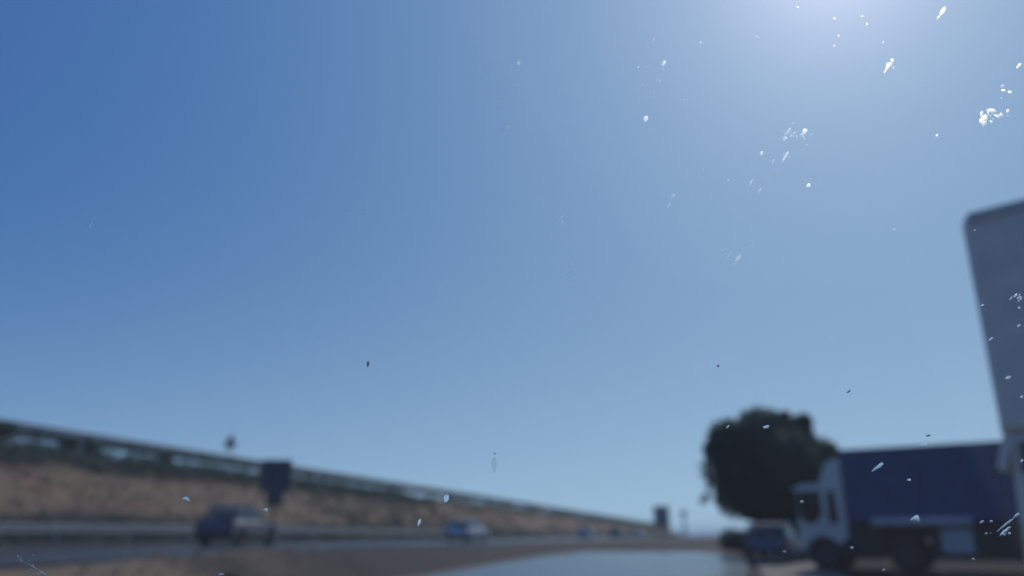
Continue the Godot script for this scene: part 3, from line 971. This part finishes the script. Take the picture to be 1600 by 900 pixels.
# ------------------------------------------------------------------ trucks
func semi_truck() -> void:
	# origin under the middle of the trailer's front wall; +x ahead, -z is the side towards us
	var turn := facing(-55.0)
	var corner := Vector3(10.62, 0, -25.58)
	var at := corner - Basis(Vector3.UP, turn) * Vector3(0, 0, -1.25)
	var q := st_of(at.x, -at.z)
	at.y = H(q.x, q.y) + 0.05
	var o := thing("semi_truck", "articulated truck with white cab and long dark blue trailer in the truck park", "truck", at, turn)
	var top := 4.06 - at.y
	var st := mb()
	prism(st, PackedVector2Array([Vector2(0, 1.45), Vector2(-13.4, 1.45), Vector2(-13.4, top - 0.08), Vector2(0, top - 0.08)]), -1.23, 1.23, 0.02)
	var tr := build(st, "trailer", M.canvas, o)
	tr.set_meta("label", "dark blue curtain-sided trailer")
	for z in [-1.25, 1.19]:
		st = mb()
		box(st, Vector3(-13.45, top - 0.14, z), Vector3(0.05, top, z + 0.06), 0.01)
		build(st, "roof_rail", M.canvas, tr)
		st = mb()
		box(st, Vector3(-13.45, 1.33, z), Vector3(-4.3, 1.46, z + 0.06), 0.01)
		build(st, "side_rail", M.chassis, tr)
		st = mb()
		box(st, Vector3(-0.02, 1.4, z), Vector3(0.06, top - 0.14, z + 0.06), 0.01)
		build(st, "corner_post", M.canvas, tr)
	for i in 22:
		st = mb()
		box(st, Vector3(-0.62 * i - 0.38, 1.4, -1.245), Vector3(-0.62 * i - 0.33, top - 0.16, -1.231), 0.004)
		build(st, "curtain_strap", M.canvas, tr)
	st = mb()
	tube(st, [Vector3(-3.4, 1.44, -1.3), Vector3(-3.36, 1.44, -1.3), Vector3(-0.72, 1.44, -1.3), Vector3(-0.64, 1.44, -1.3)], [0.05, 0.14, 0.14, 0.06], 12)
	build(st, "pale_rail", M.tank, o).set_meta("label", "pale rail along the trailer's lower edge")
	st = mb()
	box(st, Vector3(-3.35, 0.5, -1.22), Vector3(-2.45, 1.29, -0.5), 0.08)
	build(st, "tool_box", M.tank, o).set_meta("label", "pale box under the trailer")
	st = mb()
	box(st, Vector3(-13.2, 0.95, -0.9), Vector3(0.1, 1.44, 0.9), 0.03)
	build(st, "chassis", M.chassis, o)
	st = mb()
	box(st, Vector3(-0.9, 0.6, -0.42), Vector3(1.4, 0.96, 0.42), 0.03)
	build(st, "tractor_frame", M.chassis, o)
	for z in [-1.16, 1.12]:
		st = mb()
		box(st, Vector3(-0.86, 0.36, z), Vector3(0.3, 1.3, z + 0.04), 0.01)  # dark panels added to fill in the shade under the trailer
		build(st, "shade_skirt", M.chassis, o)
		st = mb()
		box(st, Vector3(-8.6, 0.36, z), Vector3(-2.2, 1.3, z + 0.04), 0.01)
		build(st, "shade_skirt", M.chassis, o)
	for s in [-1.0, 1.0]:
		wheel(o, Vector3(0.877, 0.5, s * 1.02), 0.5, 0.32, s)
		for x in [-1.5, -9.2, -10.5, -11.8]:
			wheel(o, Vector3(x, 0.5, s * 0.98), 0.5, 0.5, s)
		st = mb()
		box(st, Vector3(-2.1, 0.98, s * 0.98 - 0.28), Vector3(-0.9, 1.06, s * 0.98 + 0.28), 0.02)
		build(st, "mudguard", M.chassis, o)
	var first := o.get_child_count()
	# cab: low roof in front, tall wind deflector behind
	st = mb()
	var p := PackedVector2Array([Vector2(0.2, 0.98), Vector2(0.2, 2.66), Vector2(2.02, 2.66), Vector2(2.08, 2.5), Vector2(2.2, 1.55), Vector2(2.24, 0.62), Vector2(2.12, 0.5)])
	var arc := PackedVector2Array()
	for k in 7:
		var a := PI * k / 6.0
		arc.append(Vector2(1.25 + cos(a) * 0.76, 0.5 + sin(a) * 0.56))
	p.append_array(arc.slice(0, 6))
	prism(st, p, -1.22, 1.22, 0.0)
	build(st, "cab", M.white_paint, o)
	st = mb()
	prism(st, PackedVector2Array([Vector2(0.2, 2.663), Vector2(0.2, top - 0.3), Vector2(0.72, top - 0.32), Vector2(0.86, top - 0.46), Vector2(1.18, 2.663)]), -1.2, 1.2, 0.03)
	build(st, "wind_deflector", M.white_paint, o)
	st = mb()
	prism(st, PackedVector2Array([Vector2(1.2, 2.45), Vector2(1.2, 2.6), Vector2(2.3, 2.56), Vector2(2.36, 2.46)]), -1.26, 1.26, 0.02)
	build(st, "sun_visor", M.white_paint, o)
	for s in [-1.0, 1.0]:
		var z0: float = minf(s * 1.2, s * 1.232)
		var z1: float = maxf(s * 1.2, s * 1.232)
		st = mb()
		prism(st, PackedVector2Array([Vector2(1.16, 1.72), Vector2(1.16, 2.44), Vector2(2.04, 2.44), Vector2(2.12, 1.72), Vector2(1.95, 1.48), Vector2(1.45, 1.42)]), z0, z1, 0.0)
		build(st, "side_window", M.dark_glass, o)
		st = mb()
		prism(st, PackedVector2Array([Vector2(0.5, 1.42), Vector2(0.56, 2.42), Vector2(0.9, 2.42), Vector2(0.9, 1.42)]), z0, z1, 0.0)
		build(st, "sleeper_window", M.dark_glass, o)
		st = mb()
		box(st, Vector3(1.0, 1.28, minf(s * 1.21, s * 1.25)), Vector3(1.16, 1.32, maxf(s * 1.21, s * 1.25)), 0.006)
		build(st, "door_handle", M.trim, o)
		st = mb()
		box(st, Vector3(2.1, 1.7, minf(s * 1.34, s * 1.56)), Vector3(2.2, 2.35, maxf(s * 1.34, s * 1.56)), 0.03)
		tube(st, [Vector3(2.08, 2.3, s * 1.2), Vector3(2.14, 2.3, s * 1.4)], [0.02, 0.02], 6)
		build(st, "mirror", M.trim, o)
		st = mb()
		box(st, Vector3(0.25, 0.55, minf(s * 0.6, s * 1.18)), Vector3(0.68, 0.95, maxf(s * 0.6, s * 1.18)), 0.08)
		build(st, "step_box", M.chassis, o)
		st = mb()
		box(st, Vector3(2.1, 0.75, minf(s * 0.7, s * 1.1)), Vector3(2.27, 0.95, maxf(s * 0.7, s * 1.1)), 0.03)
		build(st, "headlight", M.lamp, o)
	st = mb()
	quad(st, Vector3(2.215, 1.5, -1.12), Vector3(2.095, 2.48, -1.12), Vector3(2.095, 2.48, 1.12), Vector3(2.215, 1.5, 1.12))
	build(st, "windshield", M.dark_glass, o)
	st = mb()
	box(st, Vector3(2.0, 0.4, -1.22), Vector3(2.32, 0.7, 1.22), 0.05)
	build(st, "bumper", M.trim, o)
	for i in 3:
		st = mb()
		box(st, Vector3(2.2, 0.9 + 0.16 * i, -0.6), Vector3(2.256, 0.98 + 0.16 * i, 0.6), 0.01)
		build(st, "grille_slat", M.trim, o)
	for k in range(first, o.get_child_count()):
		var c: Node3D = o.get_child(k)
		c.scale.x = 0.74
		c.position.x = -0.048

func box_truck() -> void:
	# flat-fronted cab under the overhang of a tall cargo box; -z is the side towards us
	var turn := facing(-45.0)
	var corner := Vector3(2.885, 0, -4.65)
	var at := corner - Basis(Vector3.UP, turn) * Vector3(0, 0, -1.08)
	var q := st_of(at.x, -at.z)
	at.y = H(q.x, q.y) + 0.05
	var o := thing("box_truck", "tall grey box truck cut by the picture's edge, its box overhanging the cab", "truck", at, turn)
	var top := 3.38 - at.y
	var b := 1.98 - at.y
	var st := mb()
	prism(st, PackedVector2Array([Vector2(0, b), Vector2(-1.7, b), Vector2(-1.7, 0.95), Vector2(-6.2, 0.95), Vector2(-6.2, top), Vector2(-0.07, top), Vector2(-0.02, top - 0.02), Vector2(0, top - 0.07)]), -1.08, 1.08, 0.035)
	var bx := build(st, "cargo_box", M.grey_paint, o)
	for z in [-1.095, 1.08]:
		st = mb()
		box(st, Vector3(-6.21, top - 0.07, z), Vector3(-0.05, top - 0.01, z + 0.015), 0.004)
		build(st, "roof_trim", M.tank, bx)
		st = mb()
		box(st, Vector3(-6.21, 0.93, z), Vector3(-1.72, 1.03, z + 0.015), 0.004)
		build(st, "side_trim", M.trim, bx)
		for i in 6:
			st = mb()
			box(st, Vector3(-1.2 - 0.85 * i, maxf(b, 1.0) + 0.08, z + 0.004), Vector3(-1.18 - 0.85 * i, top - 0.1, z + 0.011), 0.002)
			build(st, "panel_seam", M.grey_paint, bx)
	st = mb()
	prism(st, PackedVector2Array([Vector2(-0.03, b - 0.006), Vector2(-1.66, b - 0.006), Vector2(-1.66, 0.55), Vector2(-1.4, 0.5), Vector2(-1.2, 0.85), Vector2(-0.75, 0.92), Vector2(-0.35, 0.6), Vector2(-0.1, 0.5), Vector2(-0.0, 0.9), Vector2(-0.0, 1.25)]), -1.06, 1.06, 0.03)
	build(st, "cab", M.white_paint, o)
	st = mb()
	prism(st, PackedVector2Array([Vector2(-0.07, b - 0.004), Vector2(-0.01, b - 0.004), Vector2(0.055, b - 0.19), Vector2(0.03, b - 0.22), Vector2(0.0, b - 0.2)]), -1.06, 1.06, 0.01)
	build(st, "sun_visor", M.white_paint, o)
	for s in [-1.0, 1.0]:
		st = mb()
		prism(st, PackedVector2Array([Vector2(-0.07, b - 0.22), Vector2(-0.08, b - 0.05), Vector2(-1.25, b - 0.05), Vector2(-1.25, b - 0.5), Vector2(-0.5, b - 0.5), Vector2(-0.2, b - 0.32)]), minf(s * 1.04, s * 1.072), maxf(s * 1.04, s * 1.072), 0.0)
		build(st, "side_window", M.dark_glass, o)
		wheel(o, Vector3(-0.85, 0.4, s * 0.86), 0.4, 0.24, s)
		wheel(o, Vector3(-4.6, 0.4, s * 0.82), 0.4, 0.4, s)
		st = mb()
		box(st, Vector3(-0.12, 0.62, minf(s * 0.6, s * 0.95)), Vector3(0.01, 0.8, maxf(s * 0.6, s * 0.95)), 0.02)
		build(st, "headlight", M.lamp, o)
	st = mb()
	quad(st, Vector3(0.006, 1.28, -0.9), Vector3(-0.02, b - 0.1, -0.9), Vector3(-0.02, b - 0.1, 0.9), Vector3(0.006, 1.28, 0.9))
	build(st, "windshield", M.dark_glass, o)
	st = mb()
	box(st, Vector3(-0.3, 0.32, -1.0), Vector3(0.02, 0.52, 1.0), 0.04)
	build(st, "bumper", M.trim, o)
	st = mb()
	box(st, Vector3(-6.1, 0.62, -0.42), Vector3(-0.4, 0.9, 0.42), 0.03)
	build(st, "chassis", M.chassis, o)

# ------------------------------------------------------------------ the van we look out of
func glass_point(u: float, v: float, out_: float) -> Vector3:
	# on the windshield: u metres to the right, v metres up the raked glass, out_ metres proud of its outer face
	var n := Vector3(0, 0.5, -0.8660254)
	var up := Vector3(0, 0.8660254, 0.5)
	return Vector3(0, 1.55190, -0.47637) + Vector3(u, 0, 0) + up * v + n * (out_ - u * u / 6.0)

func van() -> void:
	var o := thing("van", "parked van whose dusty windshield the whole road is seen through", "van")
	var st := mb()
	st.set_smooth_group(1)
	var nu := 24
	var nv := 6
	for layer in [0.0, -0.005]:
		for i in nu:
			for j in nv:
				var a := [[i, j], [i + 1, j], [i + 1, j + 1], [i, j + 1]]
				if layer < 0.0: a.reverse()
				var p := []
				for k in a: p.append(glass_point(-0.78 + 1.56 * k[0] / nu, -0.46 + 0.88 * k[1] / nv, layer))
				quad(st, p[3], p[2], p[1], p[0])
	var ws := build(st, "windshield", M.windshield, o)
	ws.set_meta("label", "clear raked windshield spotted with dried dirt and insect marks")
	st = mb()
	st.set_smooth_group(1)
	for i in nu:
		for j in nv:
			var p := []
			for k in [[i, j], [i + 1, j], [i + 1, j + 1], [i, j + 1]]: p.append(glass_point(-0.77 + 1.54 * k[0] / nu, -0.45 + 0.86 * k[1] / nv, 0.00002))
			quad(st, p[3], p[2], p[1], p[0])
	build(st, "dust_veil_film", M.dust_veil, ws).set_meta("kind", "stuff")  # even bluish film, adds a veil of glare over the whole view
	# seal round the glass
	for e in [[-0.78, -0.46, 0.78, -0.46], [0.78, -0.46, 0.78, 0.42], [0.78, 0.42, -0.78, 0.42], [-0.78, 0.42, -0.78, -0.46]]:
		st = mb()
		var pts := []
		var rad := []
		for k in 9:
			pts.append(glass_point(lerpf(e[0], e[2], k / 8.0), lerpf(e[1], e[3], k / 8.0), -0.002))
			rad.append(0.012)
		tube(st, pts, rad, 8)
		build(st, "seal", M.trim, ws)
	# body round it, all outside the picture
	for s in [-1.0, 1.0]:
		st = mb()
		tube(st, [glass_point(s * 0.82, -0.5, -0.02), glass_point(s * 0.82, 0.45, -0.02)], [0.04, 0.035], 8)
		build(st, "pillar", M.white_paint, o)
		st = mb()
		var p := PackedVector2Array()
		for q in [Vector2(0.62, 0.3), Vector2(1.0, 0.3)]: p.append(q)
		for k in 7:
			var a := PI * k / 6.0
			p.append(Vector2(1.42 - cos(a) * 0.4, 0.34 + sin(a) * 0.4))
		for q in [Vector2(1.95, 0.3), Vector2(1.98, 0.6), Vector2(1.86, 0.82), Vector2(0.72, 1.1), Vector2(0.62, 1.1)]: p.append(q)
		prism(st, p, -0.06, 0.06, 0.0, Transform3D(Basis(Vector3(0, 0, -1), Vector3.UP, Vector3(1, 0, 0)), Vector3(s * 0.86, 0, 0)))
		build(st, "fender", M.white_paint, o)
		var w := Node3D.new()
		w.name = "wheel"
		o.add_child(w, true)
		w.position = Vector3(s * 0.76, 0.35, -1.42)
		w.rotation.y = PI / 2
		st = mb()
		lathe_z(st, [Vector2(0.2, -0.1), Vector2(0.33, -0.1), Vector2(0.35, -0.07), Vector2(0.35, 0.07), Vector2(0.33, 0.1), Vector2(0.2, 0.1), Vector2(0.0, 0.06)])
		build(st, "tyre", M.tyre, w)
	st = mb()
	tube(st, [glass_point(-0.82, 0.46, -0.02), glass_point(0, 0.46, -0.02), glass_point(0.82, 0.46, -0.02)], [0.045, 0.045, 0.045], 8)
	build(st, "roof_header", M.white_paint, o)
	st = mb()
	quad(st, Vector3(-0.8, 1.06, -0.74), Vector3(0.8, 1.06, -0.74), Vector3(0.8, 0.8, -1.86), Vector3(-0.8, 0.8, -1.86))
	quad(st, Vector3(-0.8, 0.8, -1.86), Vector3(0.8, 0.8, -1.86), Vector3(0.8, 0.5, -1.96), Vector3(-0.8, 0.5, -1.96))
	build(st, "bonnet", M.white_paint, o)
	st = mb()
	box(st, Vector3(-0.9, 0.3, -2.08), Vector3(0.9, 0.52, -1.9), 0.03)
	build(st, "bumper", M.trim, o)
	st = mb()
	box(st, Vector3(-0.79, 0.7, -0.72), Vector3(0.79, 1.08, -0.42), 0.05)
	build(st, "dashboard", M.cabin, o)
	st = mb()
	box(st, Vector3(-0.8, 0.3, -0.9), Vector3(0.8, 0.36, 0.9), 0.02)
	build(st, "cabin_floor", M.cabin, o)
	# dried dirt: u, v, length, width in millimetres, turn in degrees, kind (b thick crust, m dust spot, f faint smear, d dark, t tan, w water mark)
	for k in SPOTS:
		dirt(ws, k[0] / 1000.0, k[1] / 1000.0, k[2] / 1000.0, k[3] / 1000.0, deg_to_rad(k[4]), k[5])

func dirt(ws: Node3D, u: float, v: float, length: float, width: float, turn: float, kind: String) -> void:
	var st := SurfaceTool.new()
	st.begin(Mesh.PRIMITIVE_TRIANGLES)
	st.set_smooth_group(1)
	var n := 14
	var ring := []
	var half := []
	var ph := rng.randf() * TAU
	var rag := 0.22 if length > 0.003 else 0.12
	for k in n:
		var a := TAU * k / n
		var j := 1.0 + rag * sin(2.0 * a + ph) * rng.randf() + rag * rng.randf_range(-0.6, 0.6)
		var x := cos(a) * length * 0.5 * j
		var y := sin(a) * width * 0.5 * j * (1.0 + 0.3 * cos(a))
		var d := Vector2(x, y).rotated(turn)
		ring.append(glass_point(u + d.x, v + d.y, 0.0001))
		half.append(glass_point(u + d.x * 0.55, v + d.y * 0.55, 0.0001 + minf(width, length) * rng.randf_range(0.08, 0.16)))
	var mid := glass_point(u, v, 0.0001 + minf(width, length) * 0.13)
	for k in n:
		var j := (k + 1) % n
		quad(st, ring[k], half[k], half[j], ring[j])
		tri(st, half[k], mid, half[j])
	build(st, {"w": "water_mark", "f": "dust_smear"}.get(kind, "dirt_speck"), M["crust_" + kind], ws)
